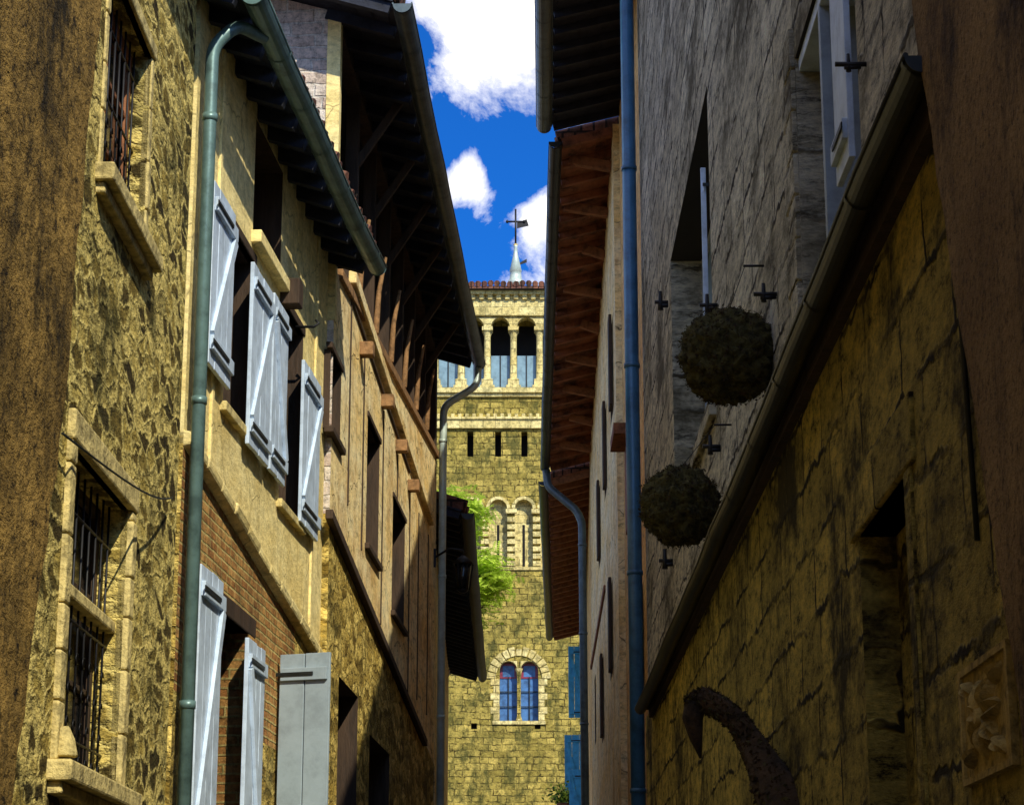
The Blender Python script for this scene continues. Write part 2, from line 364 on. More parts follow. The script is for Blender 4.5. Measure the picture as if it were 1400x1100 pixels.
B1=Wall(-2.25,7.5,-2.21,13.85)
h=empty("rubble_stone_house")
w1=B1.rect(142,204,-5,300); w2=B1.rect(86,168,640,1066)
facade(B1,0,E+7.0,[w1+[.16,m_gl],w2+[.2,m_gl]],m_rub1,"walls",h)
mb=MB(); win_frame(mb,B1,w1,.16,m_redwood,1,2,.07); win_frame(mb,B1,w2,.2,m_wood,1,2,.06)
mb.build("window_frames",h,.004)
mb=MB(); surround(mb,B1,w1,.08,.012,m_stone); surround(mb,B1,w2,.13,.03,m_stone)
s0,s1,a,b=w2; mb.wbox(B1,s0,s1,(a*.45+b*.55),(a*.45+b*.55)+.07,-.15,-.04,m_stone)
mb.wbox(B1,s0,s0+.07,a,b,-.15,-.02,m_stone); mb.tube([B1.pt(s0-.05,a+.02,.05),B1.pt(s0-.05,a+.1,.05),B1.pt(s0-.05,a+.16,.03)],[.07,.05,.04],m_stone,10)
mb.build("stone_surrounds",h,.014)
mb=MB()
for hh in (w1,w2):
    s0,s1,a,b=hh; k=9
    for i in range(k):
        s=s0+(s1-s0)*(i+.5)/k; mb.tube([B1.pt(s,a,-.09),B1.pt(s,b,-.09)],.007,m_iron,6)
        for q in range(4):
            zq=a+(b-a)*(.06+.11*q); mb.tube([B1.pt(s+.03*math.cos(x),zq+.03*math.sin(x),-.085) for x in [j*math.pi/3 for j in range(6)]],.005,m_iron,4)
    for t in (.12,.5,.85): mb.tube([B1.pt(s0,a+(b-a)*t,-.09),B1.pt(s1,a+(b-a)*t,-.09)],.008,m_iron,6)
mb.build("iron_grilles",h)
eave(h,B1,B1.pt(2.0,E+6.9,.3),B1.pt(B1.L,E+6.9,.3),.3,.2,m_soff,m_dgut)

B2=Wall(-2.2,13.95,-1.79,19.6)
h=empty("shuttered_plaster_house")
zl0=B2.hit(262,612)[1]; sl0=B2.hit(262,612)[0]; zl1=B2.hit(412,862)[1]; sl1=B2.hit(412,862)[0]
led=lambda s: zl0+(zl1-zl0)*(s-sl0)/(sl1-sl0)
u1=B2.rect(308,345,325,580); u2=B2.rect(384,412,430,705); loft=B2.rect(347,386,195,350)
l1=B2.rect(294,334,845,1230)
zt=E+6.6+.14
loft[3]=min(loft[3],zt-.12)
facade(B2,led(0),zt,[u1,u2,loft+[.7,m_dark]],m_pl2,"upper_walls",h,bot=led,rev=m_wood)  # reveals coloured dark so the openings read as shaded
def mf(s,z): return m_brick if z>E+1.85 and s<3.6 else m_rub2
facade(B2,0,zl0,[l1+[.4,m_gl]],m_rub2,"lower_walls",h,top=lambda s:led(s)-.002,matfn=mf,cuts=[E+1.85],rev=m_brick)
mb=MB(); N=12
for i in range(N):
    a=B2.L*i/N; b=B2.L*(i+1)/N
    j=random.uniform(-.015,.015)
    mb.hexa([B2.pt(a,led(a)-.09,-.05),B2.pt(b,led(b)-.09,-.05),B2.pt(b,led(b)-.06,.07),B2.pt(a,led(a)-.06,.07),B2.pt(a,led(a)+.05,-.05),B2.pt(b,led(b)+.05,-.05),B2.pt(b,led(b)+.02,.085+j),B2.pt(a,led(a)+.02,.085+j)],m_pl2)
mb.build("ledge",h,.02)
mb=MB()
for s in (.75,1.75,3.0,4.0,5.0):
    if not any(q[0]-.1<s<q[1]+.1 for q in (u1,u2,loft)): mb.wbox(B2,s,s+.07,led(s)+.1,zt-.1,-.03,.02,m_pl2); mb.wbox(B2,s+.072,s+.09,led(s)+.1,zt-.1,-.03,.004,m_wood)
s0,s1,a,b=l1; mb.wbox(B2,s1,s1+.25,0.02,b,-.3,.006,m_brick); mb.wbox(B2,s0-.1,s1+.25,b,b+.14,-.3,.01,m_wood)
for q in (u1,u2): mb.wbox(B2,q[0]-.1,q[1]+.1,q[2]-.07,q[2],-.05,.05,m_stone); mb.wbox(B2,q[0]-.05,q[1]+.05,q[3],q[3]+.08,-.05,.012,m_wood)
mb.wbox(B2,loft[0]-.05,loft[1]+.05,loft[2]-.12,loft[2]-.02,-.1,.08,m_pl2)
mb.wbox(B2,loft[1]+.02,loft[1]+.2,loft[2]-.22,loft[2]+.0,-.1,.16,m_wood)
mb.build("ribs_and_lintels",h,.008)
mb=MB(); win_frame(mb,B2,u1,.3,m_wood,1,2); win_frame(mb,B2,u2,.3,m_wood,1,2); win_frame(mb,B2,l1,.4,m_wood,1,3); mb.build("window_frames",h)
def wshut(u0,u1_,vt,vb,name="shutter",W=B2,par=h,mat=m_lilac,o=.04,flip=False):
    r=W.rect(u0,u1_,vt,vb,o); return shutter(name,par,W.pt(r[0],r[2],o),W.d,W.n,r[1]-r[0],r[3]-r[2],mat,flip=flip)
wshut(283,314,262,520); wshut(338,366,372,628); wshut(367,388,410,658,flip=True); wshut(409,433,505,730)
wshut(262,294,775,1180); wshut(329,353,875,1230,flip=True)
p=B2.hit(378,960)[0]
shutter("open_grey_shutter",h,B2.pt(p,E+.2,.03),(B2.n*.97-B2.d*.25).normalized(),(-B2.d*.97-B2.n*.25).normalized(),.44,B2.hit(378,893)[1]-E-.2,m_grey,brace=False,nb=2)
mb=MB(); c=B2.P(404,447,.0); mb.tube([c-B2.n*.0,c+B2.n*.16,c+B2.n*.2+Z*.03,c+B2.n*.17+Z*.06],.012,m_iron,6); mb.build("shutter_hook",h)
gz=E+6.6
eave(h,B2,Vector((-1.885,13.75,gz)),Vector((-1.40,19.65,gz)),.38,.32,m_soff,m_zinc,r=.085,step=.45)

B3=Wall(-1.73,19.6,-1.2,31.1)
h=empty("half_timbered_house")
z30=E+6.55; z31=E+7.5
gt=lambda s:z30+(z31-z30)*s/B3.L
hs=[B3.rect(451,466,490,600),B3.rect(501,518,585,760),B3.rect(536,553,695,850)]
lo3=[B3.rect(460,487,935,1230),B3.rect(503,531,1015,1260)]
bl0=B3.hit(450,700); bl1=B3.hit(580,1012)
bl=lambda s: bl0[1]+(bl1[1]-bl0[1])*(s-bl0[0])/(bl1[0]-bl0[0])
zmid=[bl(x) for x in (0,B3.L)]
facade(B3,bl(0),gt(0),[q+[.3,m_gl] for q in hs],m_pl3,"upper_walls",h,bot=bl,top=gt,D=5,rev=m_wood,endmat=m_gable)  # dark reveal colour stands in for shade inside the windows
facade(B3,0,bl(0),[q+[.3,m_gl] for q in lo3 if q[3]<max(zmid)],m_rub2,"lower_walls",h,top=lambda s:bl(s)-.002,rev=m_wood)
mb=MB(); ztop=E+9.2
mb.face([B3.pt(0,z30,-1.6),B3.pt(B3.L,z31,-1.6),B3.pt(B3.L,ztop+.5,-1.6),B3.pt(0,ztop+.5,-1.6)],m_dark)
mb.face([B3.pt(0,z30,0),B3.pt(B3.L,z31,0),B3.pt(B3.L,z31,-1.6),B3.pt(0,z30,-1.6)],m_wood)
mb.hexa([B3.pt(0,z30,-.12),B3.pt(.25,z30,-.12),B3.pt(.25,z30,-5),B3.pt(0,z30,-5),B3.pt(0,ztop,-.12),B3.pt(.25,ztop,-.12),B3.pt(.25,ztop+1.4,-5),B3.pt(0,ztop+1.4,-5)],m_gable)
mb.wbox(B3,-.012,.12,z30-.5,ztop+.02,-.12,.01,m_pl2)
mb.wbox(B3,B3.L-.25,B3.L,z31-.3,ztop,-3,0,m_wood)
mb.build("loft",h)
mb=MB()
k=7
for i in range(1,k):
    s=.2+(B3.L-.4)*i/k; mb.wbox(B3,s,s+.10,gt(s),ztop,-.16,-.02,m_wood)
    mb.beam(B3.pt(s+.05,ztop-.9,-.05),B3.pt(s+.05,ztop-.05,.5),.07,.08,m_wood)
    mb.tube([B3.pt(s+.05,gt(s)+.12,-.0),B3.pt(s+.05,gt(s)+.6,.03),B3.pt(s+.05,gt(s)+1.0,.10)],[.04,.03,.02],m_dullw,8)
mb.hexa([B3.pt(0.3,gt(.3)-.02,-.14),B3.pt(B3.L,gt(B3.L)-.02,-.14),B3.pt(B3.L,gt(B3.L)-.02,.04),B3.pt(.3,gt(.3)-.02,.04),B3.pt(0.3,gt(.3)+.08,-.14),B3.pt(B3.L,gt(B3.L)+.08,-.14),B3.pt(B3.L,gt(B3.L)+.08,.04),B3.pt(.3,gt(.3)+.08,.04)],m_dullw)
mb.wbox(B3,.26,B3.L,ztop-.16,ztop,-.15,-.0,m_wood)
def line(u0,v0,u1_,v1,w,hh,mat,o=.03):
    mb.beam(B3.P(u0,v0,o),B3.P(u1_,v1,o),w,hh,mat)
line(482,378,590,712,.08,.13,m_pl3); line(450,702,581,1015,.07,.09,m_wood); line(476,395,560,645,.03,.035,m_wood,.01)
for u,v in ((506,478),(534,549),(553,610),(569,664)):
    a,z=B3.hit(u,v,.1); mb.wbox(B3,a-.08,a+.08,z-.07,z+.07,0,.14,m_dullw)
for u,v0,v1 in ((480,400,700),(498,470,760),(524,560,860),(543,620,690),(560,665,960),(572,700,960),(585,730,980)):
    a,z0=B3.hit(u,v0); z1=B3.hit(u,v1)[1]; mb.wbox(B3,a,a+.05,z1,z0,-.03,.012,m_wood)
for q in hs: mb.wbox(B3,q[0]-.08,q[1]+.08,q[2]-.06,q[2],-.04,.05,m_wood); mb.wbox(B3,q[0]-.05,q[1]+.05,q[3],q[3]+.06,-.04,.02,m_wood)
mb.build("timbers",h,.01)
mb=MB()
for q in hs+lo3: win_frame(mb,B3,q,.3,m_wood,1,2)
mb.build("window_frames",h)
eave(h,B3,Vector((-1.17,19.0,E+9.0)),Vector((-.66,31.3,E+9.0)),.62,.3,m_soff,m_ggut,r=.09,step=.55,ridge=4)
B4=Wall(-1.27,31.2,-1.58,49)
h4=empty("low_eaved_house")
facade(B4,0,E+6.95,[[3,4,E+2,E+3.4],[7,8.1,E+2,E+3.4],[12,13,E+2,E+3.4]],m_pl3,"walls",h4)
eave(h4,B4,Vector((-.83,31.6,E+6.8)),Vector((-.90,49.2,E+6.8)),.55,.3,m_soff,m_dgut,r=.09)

xb=B2.pt(.02,0,.09)
pipe("drainpipe",[Vector((-1.80,14.3,E+6.5)),Vector((-1.95,14.0,E+6.46)),Vector((xb.x,xb.y,E+6.28)),Vector((xb.x,xb.y,0.0))],.046,m_zinc)
pe=B3.pt(B3.L-.1,0,.1)
pipe("drainpipe",[Vector((-.60,31.2,E+8.93)),Vector((-.62,31.15,E+8.6)),Vector((pe.x,pe.y,E+8.25)),Vector((pe.x,pe.y,0.0))],.055,m_zincL)
mb=MB(); A_=B1.P(85,592,.05); C_=B1.P(236,680,.05)
mb.tube([A_.lerp(C_,t)-Z*.12*math.sin(math.pi*t)+B1.n*.1*math.sin(math.pi*t) for t in [i/12 for i in range(13)]],.006,m_dgut,6); mb.build("cable")
def lantern(name,base,n,s=1,mat=m_iron):
    e=empty(name); mb=MB(); c=base+n*.38*s
    mb.tube([base,base+n*.2*s+Z*.12*s,c+Z*.1*s,c+Z*.02*s],.016*s,mat,8); mb.beam(base-Z*.12*s,base+Z*.12*s,.06*s,.03*s,mat,up=Vector((0,1,0)))
    mb.tube([c+Z*.03*s,c-Z*.02*s,c-Z*.09*s],[.02*s,.09*s,.15*s],mat,6); mb.tube([c-Z*.42*s,c-Z*.46*s],[.09*s,.03*s],mat,6)
    for i in range(6):
        a=i*math.pi/3; d=Vector((math.cos(a),math.sin(a),0)); mb.tube([c-Z*.09*s+d*.13*s,c-Z*.42*s+d*.085*s],.009*s,mat,5)
    mb.tube([c-Z*.095*s,c-Z*.415*s],[.12*s,.078*s],m_gl,6); mb.build("body",e)
lantern("wall_lantern",B3.pt(B3.L-.35,E+5.95,0),B3.n,1.1)

# ================================================================ RIGHT SIDE
h=empty("red_rendered_house"); mb=MB()
seg=[(6.75,E+4.6),(6.4,E+2.95),(6.1,E+2.2),(5.75,E+1.3),(5.5,E+.7),(5.3,0)]
sub=[]
for (y1,z1),(y0,z0) in zip(seg[:-1],seg[1:]):
    for i in range(5):
        t=i/5; sub.append((y1+(y0-y1)*t+random.uniform(-.015,.015),z1+(z0-z1)*t))
sub.append(seg[-1])
for (y1,z1),(y0,z0) in zip(sub[:-1],sub[1:]):
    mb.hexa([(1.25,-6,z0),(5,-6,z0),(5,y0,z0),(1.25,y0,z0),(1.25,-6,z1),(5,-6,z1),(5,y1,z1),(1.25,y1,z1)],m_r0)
mb.build("walls",h)
mb=MB(); mb.hexa([(1.15,-6,E+4.62),(5,-6,E+6),(5,6.7,E+6),(1.15,6.7,E+4.62),(1.15,-6,E+4.7),(5,-6,E+6.1),(5,6.7,E+6.1),(1.15,6.7,E+4.7)],m_tile); mb.build("roof",h)
R1=Wall(1.38,5.0,1.38,24,True)
h=empty("low_stone_house")
d1=R1.rect(1185,1256,672,1300); d1[2]=0.05
facade(R1,0,E+2.86,[d1+[.4,m_dark]],m_r1,"walls",h,D=.15,ceil=m_wood)
mb=MB(); gutter(mb,Vector((1.25,6.3,E+2.80)),Vector((1.25,22.6,E+2.80)),.055,m_dgut,R1.n,1.2)
mb.wbox(R1,1.2,17.7,E+2.72,E+2.80,-.05,.045,m_wood); mb.wbox(R1,1.2,17.7,E+2.80,E+2.90,-.15,.10,m_wood)
mb.build("gutter",h)
mb=MB(); mb.wbox(R1,d1[0]-.12,d1[0],0,d1[3],-.3,.015,m_r1); mb.wbox(R1,d1[0]-.2,d1[1]+.15,d1[3],d1[3]+.25,-.3,.02,m_r1); mb.wbox(R1,d1[0],d1[1],.05,d1[3],-.39,-.35,m_wood)
mb.build("doorway",h,.01)
R1b=Wall(1.55,6,1.55,26.4,True)
h=empty("tall_pale_stone_house")
wa=[10.8,15.3,E+4.5,E+7.2]; wb=[3.3,5.4,E+3.6,E+5.05]
tb=lambda s:E+1.22+.439*(6+s)  # unseen roofline, sloped to let sun reach the left facades
facade(R1b,0,E+13,[wa+[.36,m_glg],wb+[.3,m_gl]],m_r1b,"walls",h,D=5,top=tb,ceil=m_dark)  # opening's underside coloured near-black for the shade below the lintel
mb=MB(); win_frame(mb,R1b,wa,.36,m_greyb,3,2,.07); win_frame(mb,R1b,wb,.3,m_greyb,1,1,.08)
mb.wbox(R1b,wb[0]-.02,wb[1]+.06,wb[3]-.08,wb[3],-.25,-.02,m_lilac)
mb.wbox(R1b,wb[0]+1.25,wb[0]+1.31,wb[2],wb[3]-.08,-.25,-.02,m_greyb)
mb.build("window_frames",h,.004)
mb=MB()
for i in range(7):
    w=.42 if i%2 else .3; z=E+3.5+i*.25; mb.wbox(R1b,wb[1]+.02,wb[1]+w,z+.006,z+.244,-.1,.025+.01*random.random(),m_r1b)
mb.wbox(R1b,wa[0]-.15,wa[1]+.15,wa[2]-.14,wa[2],-.1,.06,m_r1b)
mb.build("quoins",h,.01)
shutter("shutter",h,R1b.pt(wb[0]+.15,wb[2]+.1,.0),R1b.d,R1b.n,.42,1.35,m_lilac,nb=2,brace=False)
shutter("shutter",h,R1b.pt(wa[0]+.05,E+5.0,.02),(R1b.n),-R1b.d,.05,1.5,m_lilac,brace=False,nb=1)
shutter("shutter",h,R1b.pt(wa[0]+.05,E+4.5,.02),(R1b.n),-R1b.d,.04,.45,m_lilac,brace=False,nb=1)
mb=MB()
ra=lambda s,o,dz:R1b.pt(s,tb(s)+dz,o)
mb.hexa([ra(-.2,.1,-.03),ra(R1b.L,.1,-.03),ra(R1b.L,-5,-.03),ra(-.2,-5,-.03),ra(-.2,.1,.08),ra(R1b.L,.1,.08),ra(R1b.L,-5,.08),ra(-.2,-5,.08)],m_tile); mb.build("roof",h)
for i,(u,v) in enumerate(((903,413),(967,417),(1044,402),(909,766),(971,610),(1160,88))):
    c=R1b.P(u,v,.08); s=(c.y)/3000*9; mb=MB()
    mb.tube([c+Vector((.12,0,0)),c-Vector((.06,0,0))],.2*s+.006,m_iron,6)
    mb.tube([c-Z*s*1.3,c+Z*s*.2,c+Z*s*1.8],[.45*s,.35*s,.28*s],m_iron,8); mb.tube([c-Vector((.02,0,0))-Z*s*.6,c+Vector((s*2,0,0))-Z*s*.5],.35*s,m_iron,6)
    mb.build("iron_shutter_hook",h)
pipe("drainpipe",[Vector((1.40,26.15,E+13.2)),Vector((1.40,26.15,0))],.088,m_zincB,None,2.6)

R2=Wall(1.6,26.45,1.6,32.7,True); h=empty("deep_eaved_house")
facade(R2,0,E+13.6,[[2,3,E+6.5,E+8],[2,3,E+2.5,E+4],[2.2,3.2,E+9.8,E+11.2]],m_r2,"walls",h,rev=m_wood)
eave(h,R2,Vector((.43,26.6,E+13.3)),Vector((.50,32.6,E+13.3)),1.12,.25,m_soff,m_ggut,r=.12,step=.6)
mb=MB(); mb.wbox(R2,2.8,3.9,E+7.4,E+7.55,0,.3,m_redwood); mb.wbox(R2,2.8,3.9,E+6.2,E+7.4,.02,.1,m_redwood)
mb.wbox(R2,1.5,2.4,E+3.6,E+5.1,.02,.1,m_wood)
mb.build("wooden_balcony",h)
R3=Wall(1.5,32.7,1.62,49,True); h=empty("red_soffit_house")
t3=lambda s:E+13.1+.26-(1.5)*s/R3.L
facade(R3,0,E+13.3,[[1.5,2.5,E+9,E+10.5],[5,6,E+8.5,E+10],[9,10,E+8,E+9.5],[3,4,E+5,E+6.5],[8,9,E+4.5,E+6],[13,14,E+5,E+6.4]],m_pl3,"walls",h,top=t3,rev=m_wood)
eave(h,R3,Vector((.66,32.75,E+13.1)),Vector((.67,49,E+11.6)),.92,.25,m_soffR,m_dgut,r=.10,step=.7,rafter=(.10,.12),rm=m_soffR)
mb=MB()
for i in range(9):
    s=.8+i*1.75; L=random.uniform(.35,.75); mb.beam(R3.pt(s,t3(s)-.35,0),R3.pt(s,t3(s)-.22,L),.14,.16,m_redwood)
for s,zc in ((1.5,E+9),(5,E+8.5),(9,E+8),(3,E+5),(8,E+4.5)):
    mb.wbox(R3,s-.5,s,zc,zc+1.5,.02,.07,m_wood)
mb.wbox(R3,6,16,E+6.9,E+7.0,0,.04,m_redwood)
mb.build("brackets_and_shutters",h,.01)
R4=Wall(1.62,49.1,2.0,66,True); h=empty("far_eaved_house")
facade(R4,0,E+11.5,[[3,4,E+5,E+6.5],[8,9,E+5,E+6.5]],m_r2,"walls",h,top=lambda s:E+11.65-.95*s/R4.L)
eave(h,R4,Vector((.63,49.1,E+11.3)),Vector((1.0,66,E+10.35)),1.0,.25,m_soffR,m_dgut,r=.10,step=.6,rafter=(.12,.14),rm=m_redwood)
for y,z0,hh,w in ((61,E+7.3,2.0,.5),(61.5,E+4.6,2.3,.62),(57,E+3.5,2,.5)):
    s=y-49.1; shutter("blue_shutter",h,R4.pt(s,z0,.02),R4.n,-R4.d,w,hh,m_blue,nb=3)
pipe("drainpipe",[Vector((.62,48.9,E+11.5)),Vector((.66,48.85,E+11.1)),Vector((1.3,48.6,E+10.5)),Vector((1.42,48.5,E+10.2)),Vector((1.45,48.5,0))],.09,m_ggut)

def along(u,v,y):
    r=ray(u,v); return EYE+r*(y/r.y)
def mossball(c,r):
    e=empty("moss_ball"); mb=MB(); bm=bmesh.new(); bmesh.ops.create_icosphere(bm,subdivisions=5,radius=r)
    def rr(d): return r*(.95+.12*noise.fractal(d*4+c,1,2,4)+.09*noise.noise(d*10+c))
    for v in bm.verts:
        d=v.co.normalized(); v.co=d*rr(d)*.98+c
    me=bpy.data.meshes.new("core")
    for f in bm.faces: f.smooth=True
    bm.to_mesh(me); bm.free(); me.materials.append(m_moss)
    o=bpy.data.objects.new("core",me); sc.collection.objects.link(o); o.parent=e
    for i in range(6500):
        d=Vector([random.gauss(0,1) for _ in range(3)]).normalized(); tuft(mb,c+d*(rr(d)+random.uniform(-.02,.010)),random.uniform(.006,.015),m_moss if noise.noise(d*6+c)>-.1 else m_bark)
    mb.build("moss",e)
    m2=MB(); top=Vector((1.54,c.y+.1,c.z+.62)); m2.tube([c+Z*r*.9,top-Vector((.12,0,0))],.003,m_dgut,6); m2.tube([top,top-Vector((.13,0,0))],.008,m_iron,6); m2.build("hanging_wire",e)
mossball(along(997,487,13.0),.312); mossball(along(930,691,15.3),.296)

e=empty("woven_bird_sculpture"); mb=MB()
ctl=[(948,960,12.0,.05),(962,957,12.0,.068),(985,966,11.9,.06),(1008,985,11.8,.058),(1028,1015,11.7,.07),(1045,1045,11.5,.085),(1062,1080,11.3,.11),(1085,1125,11.05,.135),(1100,1170,10.9,.15)]
pth=[along(u,v,y) for u,v,y,_ in ctl]; rad=[c[3] for c in ctl]
mb.tube(pth,rad,m_bark,20,.12)
bk=[along(u,v,12.0) for u,v in ((952,960),(947,982),(951,1008),(958,1036))]; mb.tube(bk,[.06,.058,.036,.006],m_bark,14,.08)
for i in range(5000):
    k=random.random()*7.99; j=int(k); p=pth[j].lerp(pth[j+1],k-j); r=rad[j]+(rad[j+1]-rad[j])*(k-j)
    d=Vector([random.gauss(0,1) for _ in range(3)]).normalized(); tuft(mb,p+d*r*random.uniform(.95,1.15),random.uniform(.007,.022),random.choice((m_bark,m_moss,m_bark)))
mb.build("neck_and_head",e)
# carved floral plaque set in the low wall
e=empty("carved_flower_plaque"); mb=MB()
pr=R1.rect(1322,1392,893,1062); mb.wbox(R1,pr[0],pr[1],pr[2],pr[3],-.05,.012,m_carve)
for a0,a1,b0,b1 in ((pr[0],pr[1],pr[3]-.02,pr[3]),(pr[0],pr[1],pr[2],pr[2]+.02),(pr[0],pr[0]+.03,pr[2]+.02,pr[3]-.02),(pr[1]-.03,pr[1],pr[2]+.02,pr[3]-.02)): mb.wbox(R1,a0,a1,b0,b1,.0125,.024,m_carve)
def petal(c,ang,L,w,sx=1.6):
    d=R1.d*math.cos(ang)*sx+Z*math.sin(ang); t=R1.d*-math.sin(ang)*sx+Z*math.cos(ang); n=R1.n; K=8
    for i in range(K):
        f0,f1=i/K,(i+1)/K; w0=w*math.sin(math.pi*f0)**.7 if i else 0; w1=w*max(0,math.sin(math.pi*f1))**.7
        g0=.035*math.sin(math.pi*f0)+.016; g1=.035*math.sin(math.pi*f1)+.016
        for sg in (1,-1):
            mb.face([c+d*L*f0+n*(g0*.6),c+d*L*f1+n*(g1*.6),c+d*L*f1+t*w1*sg*.6+n*g1,c+d*L*f0+t*w0*sg*.6+n*g0],m_carve,True)
            mb.face([c+d*L*f0+t*w0*sg*.6+n*g0,c+d*L*f1+t*w1*sg*.6+n*g1,c+d*L*f1+t*w1*sg+n*.012,c+d*L*f0+t*w0*sg+n*.012],m_carve,True)
cs=(pr[0]+pr[1])/2; cz=(pr[2]+pr[3])/2; cc=R1.pt(cs,cz,0)
for i in range(7): petal(cc,i*2*math.pi/7+.3,.125,.035)
mb.tube([cc,cc+R1.n*.05],[.035,.022],m_carve,12)
for sx,sz in ((-1,1),(1,1),(-1,-1),(1,-1)): petal(R1.pt(cs+sx*.24,cz+sz*.13,0),math.atan2(-sz,-sx),.08,.022)
mb.build("relief",e)
mb=MB(); mb.tube([Vector((1.37,6.6,E+3.0)),Vector((1.365,6.5,E+2.2)),Vector((1.37,6.45,E+1.3))],.009,m_dgut,8); mb.build("cable")
mb=MB(); mb.tube([R1.P(1310,380,.02),R1.P(1285,180,.03),R1.P(1270,120,.06)],.006,m_dgut,6); mb.build("cable")

# ================================================================ TOWER
T=Wall(-3.9,75,3.5,75); h=empty("church_bell_tower")
zv=lambda v:T.hit(709,v)[1]
sv=lambda u,v=550:T.hit(u,v)[0]
holes=[]
arc_top,arc_bot=zv(433),zv(531)
cols=sorted([666,702,738,774,810,630,594])
holes.append([sv(cols[0]),sv(cols[-1]),arc_bot,arc_top,1.2,m_dark])
for i,u in enumerate((571,607,643,681,717,753,789)):
    holes.append([sv(u,606)-.11,sv(u,606)+.11,zv(624),zv(590),.6,m_dark])
nic=[575,610,645,681,716,751,786]
for u in nic: holes.append([sv(u,730)-.31,sv(u,730)+.31,zv(775),zv(683),.28,m_towerL])
cw=sv(709.5,940); tw=[(cw-.66,cw-.06),(cw+.06,cw+.66)]
for a,b in tw: holes.append([a,b,zv(985),zv(903),.4,m_glb])
for u in (648,735): holes.append([sv(u,992)-.1,sv(u,992)+.1,zv(996),zv(988),.3,m_dark])
facade(T,0,zv(400),holes,m_tower,"walls",h,D=7)
mb=MB()
def archfill(s0,s1,zt,dp,mat,o=0,r=None,rise=None):
    c=(s0+s1)/2; r=(s1-s0)/2; rz=rise or r; N=12
    for i in range(N):
        a0=math.pi*i/N; a1=math.pi*(i+1)/N
        x0,x1=c+r*math.cos(a0),c+r*math.cos(a1); y0,y1=zt-rz+rz*math.sin(a0),zt-rz+rz*math.sin(a1)
        mb.face([T.pt(x0,y0,o),T.pt(x1,y1,o),T.pt(x1,zt,o),T.pt(x0,zt,o)],mat)
        mb.face([T.pt(x0,y0,o),T.pt(x1,y1,o),T.pt(x1,y1,o-dp),T.pt(x0,y0,o-dp)],mat)
for i in range(len(cols)-1):
    a,b=sv(cols[i]),sv(cols[i+1]); archfill(a+.13,b-.13,arc_top-.02,.4,m_towerL,.0)
    mb.wbox(T,a+.13,b-.13,zv(530),zv(482),-.45,-.40,m_glg)
    mb.wbox(T,(a+b)/2-.02,(a+b)/2+.02,zv(530),zv(482),-.40,-.36,m_dgut)
for u in cols:
    s=sv(u)
    mb.wbox(T,s-.13,s+.13,arc_top-.36,arc_top+0,-.4,.0,m_towerL)
    mb.wbox(T,s-.19,s+.19,arc_top-.50,arc_top-.36,-.42,.04,m_towerL)
    p0=T.pt(s,arc_bot+.35,-.18); p1=T.pt(s,arc_top-.5,-.18)
    mb.tube([p1,p1-Z*.1,p1-Z*.2,p0+Z*.1,p0],[.19,.15,.115,.125,.18],m_towerL,14)
    mb.wbox(T,s-.2,s+.2,arc_bot+.12,arc_bot+.35,-.4,.03,m_towerL); mb.wbox(T,s-.26,s+.26,arc_bot,arc_bot+.12,-.4,.06,m_towerL)
mb.wbox(T,-.1,T.L+.1,zv(433)+.02,zv(405),-.05,.10,m_towerL)
for i in range(24): mb.wbox(T,i*.31,i*.31+.16,zv(411),zv(405),.10,.22,m_towerL)
mb.wbox(T,-.16,T.L+.16,zv(405),zv(400),-.2,.28,m_towerL)
mb.wbox(T,-.14,T.L+.14,zv(538),zv(531),-.05,.20,m_towerL); mb.wbox(T,-.06,T.L+.06,zv(543),zv(538),-.05,.10,m_towerL)
mb.wbox(T,-.08,T.L+.08,zv(586),zv(574),-.05,.12,m_towerL); mb.wbox(T,-.12,T.L+.12,zv(574),zv(571),-.05,.18,m_towerL)
for i in range(30): mb.wbox(T,i*.25,i*.25+.12,zv(571)+.0,zv(566),-.05,.10,m_towerL)
for u in nic:
    s=sv(u,730); archfill(s-.31,s+.31,zv(683),.28,m_towerL); mb.wbox(T,s-.045,s+.045,zv(772),zv(715),-.279,-.27,m_dark)
    ring=[T.pt(s+.37*math.cos(a),zv(683)-.31+.37*math.sin(a),.02) for a in [math.pi*i/10 for i in range(11)]]
    for i in range(10): mb.beam(ring[i],ring[i+1],.10,.11,m_towerL)
for u in [x+18 for x in nic[:-1]]:
    s=sv(u,735)
    for i in range(7):
        z=zv(775)+i*.26; mb.wbox(T,s-.14,s+.14,z+.03,z+.2,-.02,.09,m_towerL)
    mb.wbox(T,s-.19,s+.19,zv(700)-.05,zv(696),-.02,.10,m_towerL)
mb.wbox(T,-.05,T.L+.05,zv(779),zv(775),-.03,.06,m_towerL)
zs=zv(985); zt=zv(903)
for a,b in tw:
    archfill(a,b,zt,.4,m_towerL,0)
    c=(a+b)/2; mb.wbox(T,a,b,zt-.55,zt-.02,-.39,-.37,m_glr); mb.wbox(T,a+.1,b-.1,zt-.5,zt-.12,-.365,-.36,m_glb)
    for t in (.33,.66): mb.wbox(T,a,b,zs+(zt-zs-.5)*t,zs+(zt-zs-.5)*t+.03,-.36,-.33,m_dgut)
    mb.wbox(T,c-.015,c+.015,zs,zt-.5,-.36,-.325,m_dgut)
mb.tube([T.pt(cw,zs+.02,-.1),T.pt(cw,zs+.2,-.1),T.pt(cw,zt-.55,-.1),T.pt(cw,zt-.4,-.1),T.pt(cw,zt-.25,-.1)],[.12,.065,.065,.09,.14],m_towerL,12)
N=13
